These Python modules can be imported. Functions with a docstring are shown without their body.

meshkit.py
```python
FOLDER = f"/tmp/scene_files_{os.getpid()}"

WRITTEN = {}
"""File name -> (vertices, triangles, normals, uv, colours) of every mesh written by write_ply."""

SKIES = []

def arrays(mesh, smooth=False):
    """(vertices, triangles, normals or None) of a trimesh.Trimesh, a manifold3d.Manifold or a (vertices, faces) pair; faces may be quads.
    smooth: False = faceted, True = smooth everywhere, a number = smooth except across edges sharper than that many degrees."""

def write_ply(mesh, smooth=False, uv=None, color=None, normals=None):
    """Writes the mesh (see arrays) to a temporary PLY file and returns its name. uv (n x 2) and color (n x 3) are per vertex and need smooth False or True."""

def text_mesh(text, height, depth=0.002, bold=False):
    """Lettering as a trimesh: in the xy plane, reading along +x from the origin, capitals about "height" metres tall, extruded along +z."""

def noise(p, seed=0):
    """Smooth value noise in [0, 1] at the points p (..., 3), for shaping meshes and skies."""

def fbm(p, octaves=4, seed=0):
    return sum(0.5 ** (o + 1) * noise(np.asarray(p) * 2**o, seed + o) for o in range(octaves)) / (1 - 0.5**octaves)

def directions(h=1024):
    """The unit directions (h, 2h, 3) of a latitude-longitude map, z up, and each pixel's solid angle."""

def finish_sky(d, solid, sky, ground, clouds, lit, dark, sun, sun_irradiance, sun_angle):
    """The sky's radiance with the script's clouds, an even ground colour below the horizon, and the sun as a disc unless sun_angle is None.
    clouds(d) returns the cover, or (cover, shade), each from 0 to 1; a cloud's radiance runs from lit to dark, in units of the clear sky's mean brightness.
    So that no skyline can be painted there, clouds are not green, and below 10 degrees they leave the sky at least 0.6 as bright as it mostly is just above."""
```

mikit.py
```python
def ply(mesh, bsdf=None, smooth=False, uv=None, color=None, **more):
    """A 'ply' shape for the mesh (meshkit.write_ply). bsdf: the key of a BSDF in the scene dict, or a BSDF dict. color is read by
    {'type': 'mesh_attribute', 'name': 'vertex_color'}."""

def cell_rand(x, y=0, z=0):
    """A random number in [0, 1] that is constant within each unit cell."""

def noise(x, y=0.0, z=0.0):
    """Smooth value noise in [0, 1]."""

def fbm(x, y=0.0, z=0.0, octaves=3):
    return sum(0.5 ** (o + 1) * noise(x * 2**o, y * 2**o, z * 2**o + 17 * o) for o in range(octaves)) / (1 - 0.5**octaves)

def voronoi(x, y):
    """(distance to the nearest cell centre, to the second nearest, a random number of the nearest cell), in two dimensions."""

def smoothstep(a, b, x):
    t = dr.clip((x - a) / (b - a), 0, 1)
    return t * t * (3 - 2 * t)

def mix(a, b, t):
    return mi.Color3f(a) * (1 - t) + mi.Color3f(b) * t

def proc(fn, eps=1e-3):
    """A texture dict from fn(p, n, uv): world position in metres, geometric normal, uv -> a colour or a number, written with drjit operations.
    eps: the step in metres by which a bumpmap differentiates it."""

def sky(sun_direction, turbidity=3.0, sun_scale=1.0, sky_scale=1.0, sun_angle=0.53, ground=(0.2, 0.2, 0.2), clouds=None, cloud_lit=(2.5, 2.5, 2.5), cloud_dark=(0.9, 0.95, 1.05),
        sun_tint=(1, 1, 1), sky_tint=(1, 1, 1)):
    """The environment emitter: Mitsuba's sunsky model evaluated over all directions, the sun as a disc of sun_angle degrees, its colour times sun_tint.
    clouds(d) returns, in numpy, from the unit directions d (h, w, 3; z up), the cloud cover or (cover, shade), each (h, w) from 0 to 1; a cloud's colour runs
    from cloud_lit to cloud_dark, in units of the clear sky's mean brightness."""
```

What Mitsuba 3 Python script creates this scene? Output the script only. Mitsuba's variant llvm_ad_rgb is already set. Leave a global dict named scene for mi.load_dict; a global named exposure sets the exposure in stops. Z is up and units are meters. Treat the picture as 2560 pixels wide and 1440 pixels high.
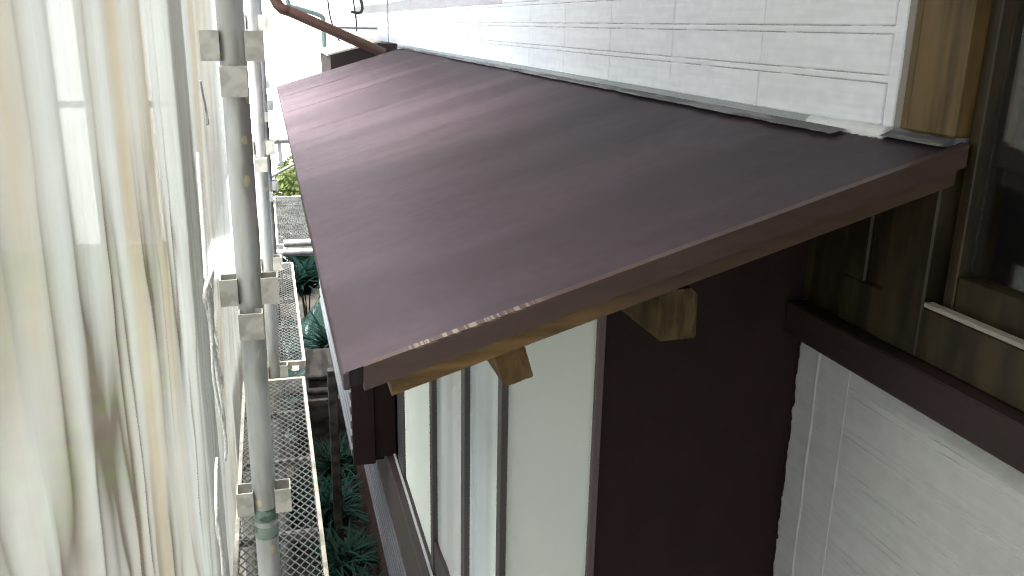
import math, random
import numpy as np
import trimesh
import manifold3d as m3
import drjit as dr
import mitsuba as mi
import mikit
import meshkit
from shapely.geometry import Polygon, LineString, box as sbox

T = mi.ScalarTransform4f
rng = random.Random(7)
nrng = np.random.default_rng(7)
G = 2.6                       # eye height above the ground; all z below are given relative to the eye

# ------------------------------------------------------------------ camera, sky, exposure
scene, labels = {}, {}
FWD, UP = np.array([0.2572, 0.9229, -0.2866]), np.array([0.0590, 0.2810, 0.9579])
scene['camera'] = {'type': 'perspective', 'fov': 60.53, 'fov_axis': 'x', 'near_clip': 0.02, 'far_clip': 500.0,
                   'to_world': T().look_at(origin=[0, 0, G], target=[FWD[0], FWD[1], G + FWD[2]], up=UP.tolist())}
scene['sky'] = mikit.sky((-0.34, -0.04, 0.90), turbidity=4, sun_scale=1.2, sun_angle=50, clouds=lambda d: 1.0,
                         cloud_lit=(1.05, 1.15, 1.27), sun_tint=(0.86, 1.0, 1.17), sky_tint=(0.95, 1.0, 1.06))
exposure = 4.55


# ------------------------------------------------------------------ helpers
def key_for(k):
    if k not in scene and k not in labels:
        return k
    n = 1
    while f'{k}_{n:03d}' in scene or f'{k}_{n:03d}' in labels:
        n += 1
    return f'{k}_{n:03d}'


def thing(name, label, cat, group=None, kind=None):
    k = key_for(name)
    labels[k] = {'label': label}
    if cat:
        labels[k]['category'] = cat
    if group:
        labels[k]['group'] = group
    if kind:
        labels[k]['kind'] = kind
    return k


def add(parent, name, mesh, bsdf, smooth=False, label=None, kind=None, **more):
    """one entry of the scene; mesh z is relative to the eye"""
    k = key_for(f'{parent}__{name}') if parent else name
    if hasattr(mesh, 'to_mesh'):
        q = mesh.to_mesh()
        mesh = trimesh.Trimesh(q.vert_properties[:, :3], q.tri_verts, process=False)
    if isinstance(mesh, (list, tuple)):
        mesh = trimesh.util.concatenate(list(mesh))
    mesh = mesh.copy()
    mesh.vertices = mesh.vertices + np.array([0, 0, G])
    scene[k] = mikit.ply(mesh, bsdf, smooth, **more)
    if label or kind:
        labels[k] = {}
        if label:
            labels[k]['label'] = label
        if kind:
            labels[k]['kind'] = kind
    return k


def box(x0, x1, y0, y1, z0, z1, bev=0.0):
    if bev:
        b = min(bev, 0.45 * min(x1 - x0, y1 - y0, z1 - z0))
        pts = []
        for sx in (0, 1):
            for sy in (0, 1):
                for sz in (0, 1):
                    c = np.array([x1 if sx else x0, y1 if sy else y0, z1 if sz else z0], float)
                    d = np.array([-1 if sx else 1, -1 if sy else 1, -1 if sz else 1]) * b
                    for ax in range(3):
                        o = d.copy()
                        o[ax] = 0
                        pts.append(c + o)
        return trimesh.convex.convex_hull(np.array(pts))
    m = trimesh.creation.box((x1 - x0, y1 - y0, z1 - z0))
    m.apply_translation(((x0 + x1) / 2, (y0 + y1) / 2, (z0 + z1) / 2))
    return m


def bar(a, b, w, h, up=(0, 0, 1)):
    a, b = np.array(a, float), np.array(b, float)
    d = b - a
    L = np.linalg.norm(d)
    d /= L
    s = np.cross(d, up)
    s /= np.linalg.norm(s)
    u = np.cross(s, d)
    m = trimesh.creation.box((w, L, h))
    M = np.eye(4)
    M[:3, 0], M[:3, 1], M[:3, 2], M[:3, 3] = s, d, u, (a + b) / 2
    m.apply_transform(M)
    return m


def tube(pts, r, n=10, caps=True):
    """round tube along a polyline; r a number or a list"""
    P = np.array(pts, float)
    rr = np.broadcast_to(np.asarray(r, float), (len(P),))
    t = np.gradient(P, axis=0)
    t /= np.linalg.norm(t, axis=1, keepdims=True)
    ref = np.array([0, 0, 1.0]) if abs(t[0][2]) < 0.9 else np.array([1.0, 0, 0])
    u = np.cross(t[0], ref)
    u /= np.linalg.norm(u)
    rings = []
    for i in range(len(P)):
        u = u - t[i] * (u @ t[i])
        u /= np.linalg.norm(u)
        w = np.cross(t[i], u)
        a = np.arange(n) * 2 * np.pi / n
        rings.append(P[i] + rr[i] * (np.cos(a)[:, None] * u + np.sin(a)[:, None] * w))
    V = np.vstack(rings)
    F = []
    for i in range(len(P) - 1):
        for j in range(n):
            a, b = i * n + j, i * n + (j + 1) % n
            F += [[a, b, b + n], [a, b + n, a + n]]
    if caps:
        V = np.vstack([V, P[0], P[-1]])
        c0, c1 = len(V) - 2, len(V) - 1
        for j in range(n):
            F.append([c0, (j + 1) % n, j])
            o = (len(P) - 1) * n
            F.append([c1, o + j, o + (j + 1) % n])
    m = trimesh.Trimesh(V, F, process=False)
    m.fix_normals()
    return m


def pipe(a, b, r, n=28, seg=2):
    a, b = np.array(a, float), np.array(b, float)
    return tube([a + (b - a) * t for t in np.linspace(0, 1, seg)], r, n)


def spline(pts, n=24):
    P = np.array(pts, float)
    from scipy.interpolate import CubicSpline
    d = np.r_[0, np.cumsum(np.linalg.norm(np.diff(P, axis=0), axis=1))]
    return CubicSpline(d, P)(np.linspace(0, d[-1], n))


def grid_mesh(U, V, fn):
    """open sheet: fn(u, v) -> xyz arrays"""
    u, v = np.meshgrid(U, V, indexing='ij')
    P = np.stack(fn(u, v), -1).reshape(-1, 3)
    nv = len(V)
    i, j = np.meshgrid(np.arange(len(U) - 1), np.arange(nv - 1), indexing='ij')
    a = (i * nv + j).ravel()
    F = np.vstack([np.stack([a, a + nv, a + nv + 1], 1), np.stack([a, a + nv + 1, a + 1], 1)])
    return trimesh.Trimesh(P, F, process=False)


# ------------------------------------------------------------------ materials
fbm, noise, smoothstep, mix, voronoi = mikit.fbm, mikit.noise, mikit.smoothstep, mikit.mix, mikit.voronoi


def mat(name, color, rough=0.6, spec=0.5, metal=0.0, bump=None, bscale=1.0, eps=1e-3, **more):
    b = {'type': 'principled', 'roughness': rough if not callable(rough) else mikit.proc(rough), 'specular': spec, 'metallic': metal, **more}
    b['base_color'] = mikit.proc(color) if callable(color) else {'type': 'rgb', 'value': list(color)}
    if bump:
        b = {'type': 'bumpmap', 'arbitrary': mikit.proc(bump, eps), 'scale': bscale, 'bsdf': b}
    scene[name] = {'type': 'twosided', 'bsdf': b}


def siding_col(base, dirt):
    def f(p, n, uv):
        s = fbm(p.y * 9, p.z * 160, p.x * 20, 3)
        g = fbm(p.y * 60, p.z * 60, 0.0, 2)
        d = smoothstep(0.55, 0.85, fbm(p.y * 2.1 + 3, p.z * 5, 0.0, 3))
        c = mix(base, [b * 1.06 for b in base], smoothstep(0.3, 0.7, s))
        c = c * (0.95 + 0.1 * g)
        return mix(c, dirt, 0.25 * d)
    return f


def siding_bump(p, n, uv):
    return 0.0007 * fbm(p.y * 25, p.z * 190, p.x * 30, 3) + 0.0003 * noise(p.y * 300, p.z * 300, 0.0)


mat('siding', siding_col((0.79, 0.81, 0.84), (0.70, 0.695, 0.70)), 0.5, 0.4, bump=siding_bump)
mat('siding_grey', siding_col((0.50, 0.49, 0.51), (0.42, 0.41, 0.42)), 0.6, 0.3, bump=siding_bump)
mat('grout', lambda p, n, uv: mix((0.30, 0.295, 0.29), (0.66, 0.67, 0.68), smoothstep(0.50, 0.66, fbm(p.y * 14, p.z * 16 + 5, 0.0, 3))), 0.8)
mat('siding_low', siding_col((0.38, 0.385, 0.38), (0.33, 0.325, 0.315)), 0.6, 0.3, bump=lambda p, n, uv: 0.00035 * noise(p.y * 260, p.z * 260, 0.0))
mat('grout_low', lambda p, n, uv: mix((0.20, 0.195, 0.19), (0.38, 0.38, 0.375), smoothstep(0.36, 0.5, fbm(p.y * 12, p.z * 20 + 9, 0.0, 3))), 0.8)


def roof_col(p, n, uv):
    st = fbm(p.x * 1.6, p.y * 5, 0.0, 4)
    f = fbm(p.x * 60, p.y * 60, 0.0, 2)
    c = mix((0.026, 0.0150, 0.0215), (0.040, 0.0245, 0.0335), smoothstep(0.3, 0.75, st))
    return c * (0.9 + 0.2 * f)


def roof_rough(p, n, uv):
    return 0.47 + 0.10 * fbm(p.x * 2.0, p.y * 4.5, 4.0, 3) + 0.06 * noise(p.x * 150, p.y * 150, 0.0)


def roof_bump(p, n, uv):
    return 0.0007 * fbm(p.x * 3.0, p.y * 5.0, 0.0, 2) + 0.00025 * noise(p.x * 240, p.y * 240, 0.0)


mat('roof_paint', roof_col, roof_rough, 0.55, spec_tint=0.12, bump=roof_bump)


def rake_col(p, n, uv):
    # bare timber where the paint has chipped along the top edge
    edge = p.z - (G - 0.397 + 0.305 * (p.x - 0.07))
    chip = smoothstep(0.50, 0.62, fbm(p.x * 60, p.z * 900, 0.0, 3)) * smoothstep(-0.0022, -0.0006, edge) * smoothstep(0.13, 0.17, p.x) * (1 - smoothstep(0.27, 0.33, p.x))
    c = mix((0.046, 0.025, 0.021), (0.062, 0.034, 0.028), fbm(p.x * 12, p.z * 90, 0.0, 2))
    return mix(c, (0.17, 0.135, 0.105), chip)


mat('rake_paint', rake_col, 0.45, 0.5, bump=lambda p, n, uv: 0.0005 * fbm(p.x * 50, p.z * 200, p.y * 50, 3))


def wood_fn(a, b, sx=8.0, sy=8.0, sz=90.0):
    def f(p, n, uv):
        g = fbm(p.x * sx, p.y * sy, p.z * sz, 4)
        s = smoothstep(0.45, 0.75, fbm(p.x * 6 + 3, p.y * 6, p.z * 7, 3))
        return mix(a, b, smoothstep(0.3, 0.7, g)) * (1 - 0.35 * s)
    return f


_strip = wood_fn((0.13, 0.070, 0.020), (0.27, 0.15, 0.048))
mat('wood_strip_shaded', lambda p, n, uv: mix(_strip(p, n, uv), (0.045, 0.027, 0.018), 0.92 * smoothstep(0.22, 0.50, p.x + 0.10 * fbm(p.x * 14, p.z * 60, 0.0, 2) - 0.05)), 0.55, 0.4, bump=lambda p, n, uv: 0.001 * fbm(p.x * 12, p.y * 12, p.z * 240, 3))  # dark brown towards the wall is shade painted into the timber colour
mat('wood_end', wood_fn((0.115, 0.066, 0.024), (0.19, 0.115, 0.046), 90, 30, 40), 0.7, 0.3, bump=lambda p, n, uv: 0.0018 * fbm(p.x * 200, p.y * 30, p.z * 22, 3))
mat('wood_jamb', wood_fn((0.052, 0.031, 0.009), (0.135, 0.084, 0.030), 40, 40, 3.5), 0.55, 0.4, bump=lambda p, n, uv: 0.001 * fbm(p.x * 90, p.y * 90, p.z * 3, 3))
mat('wood_dark', wood_fn((0.014, 0.0095, 0.0045), (0.038, 0.027, 0.012), 30, 30, 5), 0.5, 0.4)
mat('brown_wall', lambda p, n, uv: mix((0.0195, 0.0105, 0.0100), (0.026, 0.0145, 0.0138), fbm(p.x * 20, p.y * 20, p.z * 14, 3)), 0.7, 0.14,
    bump=lambda p, n, uv: 0.0006 * fbm(p.x * 150, p.y * 150, p.z * 150, 2))
mat('brown_sill', lambda p, n, uv: mix((0.016, 0.0085, 0.0085), (0.025, 0.014, 0.0135), fbm(p.x * 30, p.y * 8, p.z * 60, 3)), 0.5, 0.4)
mat('brown_frame', lambda p, n, uv: mix((0.085, 0.060, 0.062), (0.105, 0.075, 0.077), fbm(p.x * 20, p.y * 20, p.z * 6, 3)), 0.45, 0.5)
mat('brown_trim', lambda p, n, uv: mix((0.024, 0.017, 0.018), (0.034, 0.024, 0.026), fbm(p.x * 20, p.y * 6, p.z * 20, 3)), 0.45, 0.5)
mat('dark_frame', lambda p, n, uv: mix((0.045, 0.042, 0.045), (0.060, 0.055, 0.058), fbm(p.x * 20, p.y * 20, p.z * 6, 3)), 0.4, 0.5)
mat('pane_white', lambda p, n, uv: mix((0.68, 0.73, 0.69), (0.74, 0.79, 0.75), fbm(p.x * 5, p.y * 5, p.z * 1.5, 3)), 0.35, 0.5,
    bump=lambda p, n, uv: 0.0004 * fbm(p.x * 40, p.y * 40, p.z * 40, 2))
mat('frost_blue', lambda p, n, uv: mix((0.40, 0.45, 0.48), (0.55, 0.60, 0.62), smoothstep(0.25, 0.75, fbm(p.y * 11, p.z * 0.6, 3.0, 2))), 0.3, 0.5)
mat('frost_grey', lambda p, n, uv: mix((0.20, 0.23, 0.25), (0.50, 0.53, 0.53), smoothstep(0.2, 0.7, fbm(p.y * 8 + 4, p.z * 1.1, 1.0, 2))), 0.22, 0.6)
mat('curtain', lambda p, n, uv: mix((0.55, 0.57, 0.58), (0.66, 0.68, 0.68), fbm(p.y * 20, p.z * 2, 0.0, 2)), 0.85, 0.2)
mat('jamb_paint', (0.26, 0.235, 0.20), 0.6, 0.3)
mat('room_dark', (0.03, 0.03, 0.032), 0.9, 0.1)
scene['glass'] = {'type': 'thindielectric', 'int_ior': 1.5}
mat('flashing', lambda p, n, uv: mix((0.24, 0.26, 0.27), (0.36, 0.38, 0.39), fbm(p.y * 8, p.z * 60, p.x * 60, 3)), 0.45, 0.5)
mat('flashing_dark', lambda p, n, uv: mix((0.10, 0.10, 0.10), (0.20, 0.20, 0.20), smoothstep(0.4, 0.6, fbm(p.y * 9, p.x * 80, 0.0, 3))), 0.55, 0.4)
mat('caulk', lambda p, n, uv: mix((0.70, 0.71, 0.71), (0.80, 0.81, 0.80), fbm(p.y * 30, p.z * 60, 0.0, 2)), 0.4, 0.5)
mat('shutter', lambda p, n, uv: mix((0.085, 0.095, 0.11), (0.12, 0.13, 0.15), fbm(p.y * 4, p.z * 20, 0.0, 3)), 0.4, 0.5)
mat('apron_metal', lambda p, n, uv: mix((0.045, 0.048, 0.060), (0.075, 0.078, 0.094), fbm(p.y * 4, p.z * 20, 0.0, 3)), 0.4, 0.5)


def galv(base, stain, cream=True):
    def f(p, n, uv):
        c = mix(base, [b * 0.72 for b in base], smoothstep(0.35, 0.75, fbm(p.x * 25, p.y * 25, p.z * 5, 4)))
        c = mix(c, stain, 0.6 * smoothstep(0.50, 0.68, fbm(p.x * 30 + 9, p.y * 30, p.z * 5, 4)))
        if cream:
            c = mix(c, (0.62, 0.58, 0.38), smoothstep(0.735, 0.76, fbm(p.x * 45 + 2, p.y * 45, p.z * 26 + 4, 2)))
        return c
    return f


mat('steel', galv((0.53, 0.54, 0.535), (0.30, 0.29, 0.25)), lambda p, n, uv: 0.34 + 0.2 * fbm(p.x * 30, p.y * 30, p.z * 12, 3), 0.5, 0.55)
mat('steel_far', galv((0.36, 0.37, 0.37), (0.20, 0.20, 0.19), False), 0.45, 0.5, 0.5)
mat('steel_green', lambda p, n, uv: mix((0.05, 0.10, 0.08), (0.20, 0.26, 0.22), smoothstep(0.4, 0.6, fbm(p.x * 40, p.y * 40, p.z * 40, 4))), 0.6, 0.4, 0.2)
mat('pocket_paint', lambda p, n, uv: mix((0.50, 0.485, 0.44), (0.36, 0.35, 0.315), smoothstep(0.35, 0.7, fbm(p.x * 40, p.y * 40, p.z * 40, 3))), 0.45, 0.5, 0.25)
mat('plank_rail', lambda p, n, uv: mix((0.40, 0.38, 0.33), (0.24, 0.22, 0.19), smoothstep(0.45, 0.7, fbm(p.x * 40, p.y * 30, p.z * 40, 4))), 0.5, 0.5, 0.2)
mat('plank_mesh', lambda p, n, uv: mix((0.14, 0.14, 0.14), (0.085, 0.083, 0.08), smoothstep(0.4, 0.7, fbm(p.x * 22, p.y * 12, 0.0, 4))), 0.45, 0.5, 0.3)
mat('downspout', (0.055, 0.026, 0.020), 0.4, 0.5)
mat('pvc_green', (0.12, 0.17, 0.17), 0.4, 0.5)
mat('black_cable', (0.03, 0.03, 0.03), 0.5, 0.4)
mat('rope', lambda p, n, uv: mix((0.62, 0.62, 0.60), (0.80, 0.79, 0.76), smoothstep(0.2, 0.8, noise(p.x * 220, p.y * 220, p.z * 150))), 0.9, 0.2)
mat('lawn_mat', lambda p, n, uv: mix((0.020, 0.030, 0.015), (0.05, 0.065, 0.030), fbm(p.x * 3, p.y * 3, 0.0, 4)), 0.95, 0.1)
mat('white_cord', (0.85, 0.86, 0.86), 0.7, 0.3)
mat('soil', lambda p, n, uv: mix((0.022, 0.020, 0.017), (0.060, 0.056, 0.050), fbm(p.x * 4, p.y * 4, 0.0, 4)), 0.95, 0.1)
mat('ground_mat', lambda p, n, uv: mix((0.16, 0.155, 0.15), (0.27, 0.265, 0.255), fbm(p.x * 1.3, p.y * 1.3, 0.0, 5)), 0.9, 0.2)
mat('paving', lambda p, n, uv: mix((0.52, 0.53, 0.53), (0.62, 0.63, 0.63), fbm(p.x * 5, p.y * 5, 0.0, 4)), 0.85, 0.2)
mat('tarp', lambda p, n, uv: mix((0.003, 0.014, 0.012), (0.007, 0.034, 0.030), fbm(p.x * 9, p.y * 9, p.z * 9, 3)), 0.45, 0.5)
mat('old_wood', wood_fn((0.016, 0.014, 0.014), (0.042, 0.036, 0.035), 30, 5, 30), 0.8, 0.2)
mat('bark', wood_fn((0.05, 0.04, 0.03), (0.12, 0.10, 0.08), 30, 30, 6), 0.9, 0.2)
mat('plaster_white', lambda p, n, uv: mix((0.72, 0.71, 0.69), (0.80, 0.79, 0.77), fbm(p.x * 2, p.y * 2, p.z * 2, 3)), 0.8, 0.2)
mat('plaster_beige', lambda p, n, uv: mix((0.42, 0.38, 0.33), (0.50, 0.46, 0.40), fbm(p.x * 2, p.y * 2, p.z * 2, 3)), 0.85, 0.2)
mat('plaster_dull', lambda p, n, uv: mix((0.16, 0.155, 0.145), (0.22, 0.21, 0.195), fbm(p.x * 2, p.y * 2, p.z * 2, 3)), 0.9, 0.2)
mat('roof_tile', (0.12, 0.115, 0.12), 0.6, 0.4)
mat('soffit_board', (0.16, 0.13, 0.10), 0.8, 0.2)


def leaf(name, a, b, f=9.0):
    scene[name] = {'type': 'principledthin', 'roughness': 0.35, 'diff_trans': 0.6, 'spec_trans': 0.0,
                   'base_color': mikit.proc(lambda p, n, uv: mix(a, b, fbm(p.x * f, p.y * f, p.z * f, 3)))}


leaf('leaf_dark', (0.004, 0.012, 0.010), (0.016, 0.036, 0.029))
leaf('leaf_blue', (0.005, 0.015, 0.013), (0.018, 0.044, 0.038))
leaf('leaf_olive', (0.05, 0.075, 0.025), (0.16, 0.19, 0.07), 3.0)


scene['net_cloth'] = {'type': 'blendbsdf', 'weight': 0.16,
                      'a': {'type': 'principledthin', 'roughness': 0.7, 'diff_trans': 0.52, 'spec_trans': 0.0, 'base_color': {'type': 'mesh_attribute', 'name': 'vertex_color'}},
                      'b': {'type': 'null'}}

# ------------------------------------------------------------------ ground
labels['ground'] = {'kind': 'structure', 'label': 'grey earth and concrete ground'}
add(None, 'ground', grid_mesh(np.linspace(-60, 60, 41), np.linspace(-60, 60, 41), lambda u, v: (u, v, -G + 0 * u)), 'ground_mat')
labels['garden_bed'] = {'kind': 'structure', 'label': 'dark soil bed along the foot of the house wall'}
add(None, 'garden_bed', grid_mesh(np.linspace(-2.4, 0.9, 70), np.linspace(0.5, 9.0, 180),
                                  lambda u, v: (u, v, -G + 0.006 + 0.06 * meshkit.fbm(np.stack([u * 5, v * 5, 0 * u], -1), 3))), 'soil', True)
labels['path'] = {'kind': 'structure', 'label': 'pale concrete path beyond the scaffold'}
add(None, 'path', box(-0.75, 4.0, 9.2, 40.0, -G, -G + 0.05, 0.01), 'paving')

labels['lawn'] = {'kind': 'structure', 'label': 'dark planted ground in front of the neighbouring house'}
add(None, 'lawn', box(-9.0, -0.8, 4.0, 10.9, -G, -G + 0.03), 'lawn_mat')

# ------------------------------------------------------------------ the house
HOUSE = thing('house', 'house with white brick-pattern siding, a brown metal lean-to roof and a projecting brown bay', 'house')
XW = 0.90
ROW, TILE = 0.0715, 0.3855
Z0 = 0.004 - 0.0045       # a row joint


def zr(x):                    # top of the lean-to roof
    return -0.397 + 0.305 * (x - 0.07)


def slab_tile(y0, y1, z0, z1, xf, depth=0.008, b=0.0016):
    """a siding tile facing -x with a bevelled rim"""
    xb = xf + depth
    v = [[xb, y0, z0], [xb, y1, z0], [xb, y1, z1], [xb, y0, z1], [xf + b, y0, z0], [xf + b, y1, z0], [xf + b, y1, z1], [xf + b, y0, z1],
         [xf, y0 + b, z0 + b], [xf, y1 - b, z0 + b], [xf, y1 - b, z1 - b], [xf, y0 + b, z1 - b]]
    f = []
    for o in (0, 4):
        for i in range(4):
            j = (i + 1) % 4
            f += [[o + i, o + j, o + 4 + j], [o + i, o + 4 + j, o + 4 + i]]
    f += [[8, 9, 10], [8, 10, 11]]
    m = trimesh.Trimesh(v, f, process=False)
    m.invert()
    return m


wall = f'{HOUSE}__upper_wall'
ZT = 0.745
add(HOUSE, 'upper_wall', box(XW + 0.0022, XW + 0.16, 1.10, 9.2, -0.60, ZT), 'grout', label='white brick-pattern siding wall above the lean-to roof')
joints = [1.142] + [1.519 + TILE * k for k in range(0, 20)]
joints = [j for j in joints if j < 9.2] + [9.2]
nrow = 16
for r in range(-2, nrow):
    zb = Z0 + r * ROW + 0.009 if r > -2 else -0.138
    zb = Z0 + r * ROW + 0.0112
    zt = Z0 + (r + 1) * ROW - 0.0025
    if r == -2:
        zb = -0.139
    if zt - zb < 0.01:
        continue
    for y0, y1 in zip(joints[:-1], joints[1:]):
        dx = rng.uniform(-0.0005, 0.0005) - 0.0008
        y1_ = y1 - 0.0010
        y0_ = y0 + 0.0010 + (0.012 if y0 == joints[0] else 0)
        grey = r == 1 and y0 > 3.4
        add(wall, 'siding_tile', slab_tile(y0_, y1_, zb, zt, XW + dx), 'siding_grey' if grey else 'siding')
    # the raised narrow strip between two rows
    add(wall, 'joint_strip', slab_tile(joints[0], joints[-1], zt + 0.0018, zt + 0.0018 + 0.0101, XW - 0.0002), 'siding')
add(wall, 'edge_strip', slab_tile(1.129, 1.1525, -0.139, ZT, XW - 0.0005, 0.012), 'siding', label='pale end strip of the siding beside the timber jamb')
add(wall, 'sealing_joint', tube([[XW - 0.001, 6.76, z + 0.0] for z in np.linspace(-0.14, 0.5, 60)], [0.005 + 0.004 * (i % 5 == 0) for i in range(60)], 6), 'flashing_dark')

# flashing along the roof/wall line: upright strip, turned foot, and a caulked end
def lip(y0, y1, dz=0.0):
    pr = Polygon([(XW + 0.003, -0.1385 + dz), (XW - 0.004, -0.1385 + dz), (XW - 0.030, -0.1475 + dz), (XW - 0.0315, -0.153), (XW + 0.003, -0.153)])
    m = trimesh.creation.extrude_polygon(pr, y1 - y0)
    m.apply_transform(np.array([[1, 0, 0, 0], [0, 0, 1, y0], [0, 1, 0, 0], [0, 0, 0, 1.0]]))
    m.fix_normals()
    return m


add(HOUSE, 'wall_flashing', [lip(1.30, 2.30), lip(2.296, 4.1, 0.0012), lip(4.096, 6.02)], 'flashing', label='grey metal flashing strip along the foot of the upper wall')
foot = grid_mesh(np.linspace(1.20, 6.0, 500), np.array([0.0, 1.0]),
                 lambda u, v: (XW - 0.028 - v * (0.010 + 0.014 * meshkit.fbm(np.stack([u * 22, 0 * u, 0 * u], -1), 3) + 0.012 * (meshkit.noise(np.stack([u * 2.2, 0 * u, 0 * u + 5], -1)))),
                               u, zr(XW - 0.028 - v * 0.024) + 0.0068))
add(HOUSE, 'flashing_foot', foot, 'flashing_dark', label='ragged grey paint line along the top of the lean-to roof')
cv = spline([[XW - 0.012, 1.118, -0.147], [XW - 0.015, 1.15, -0.146], [XW - 0.014, 1.22, -0.1475], [XW - 0.014, 1.318, -0.148]], 30)
add(HOUSE, 'sealant_bead', [tube(cv, [0.0125 + 0.0018 * math.sin(i * 2.1) for i in range(30)], 10)], 'caulk', True, label='fresh white sealant bead at the end of the flashing')


# ---- lean-to roof
ROOF = f'{HOUSE}__lean_to_roof'
XE, XR = 0.070, 0.895
YN, YF = 0.980, 5.90
add(HOUSE, 'lean_to_roof', trimesh.convex.convex_hull([[x, y, zr(x) - t] for x in (XE + 0.006, XR) for y in (YN + 0.012, YF - 0.01) for t in (0.004, 0.026)]),
    'brown_sill', label='brown painted metal lean-to roof over the bay')
seams = [YN, 1.62, 2.45, 3.28, 4.12, 4.98, YF]
for k, (a, b) in enumerate(zip(seams[:-1], seams[1:])):
    U, V = np.linspace(XE, XR + (0.012 if a == YN else 0.0), 34), np.linspace(a, b + (0.03 if b < YF else 0), 34)

    def top(u, v, a=a, b=b, k=k):
        w = (b - v) / (b - a)
        n = meshkit.fbm(np.stack([u * 2.6 + 9 * k, v * 3.1, 0 * u], -1), 3) - 0.5
        e = np.clip((u - XE) / 0.02, 0, 1)
        return u, v, zr(u) + 0.0005 + (0.0 if k == 0 else 0.0013 if k > 3 else 0.0005) * w * e + 0.0012 * n * e * np.clip((v - YN) / 0.05, 0, 1)
    m = grid_mesh(U, V, top)
    # folded edge towards the viewer
    if k > 0:
        P = np.stack(top(U, np.full_like(U, a)), 1)
        Q = P - [0, -0.0015, 0.0013 if k > 3 else 0.0006]
        n = len(U)
        F = [[i, i + 1, n + i + 1] for i in range(n - 1)] + [[i, n + i + 1, n + i] for i in range(n - 1)]
        m = trimesh.util.concatenate([m, trimesh.Trimesh(np.vstack([P, Q]), F, process=False)])
    add(ROOF, 'roof_sheet', m, 'roof_paint', 40)


def slope_box(x0, x1, y0, y1, t0, t1):
    return trimesh.convex.convex_hull([[x, y, zr(x) - t] for x in (x0, x1) for y in (y0, y1) for t in (t0, t1)])


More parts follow.
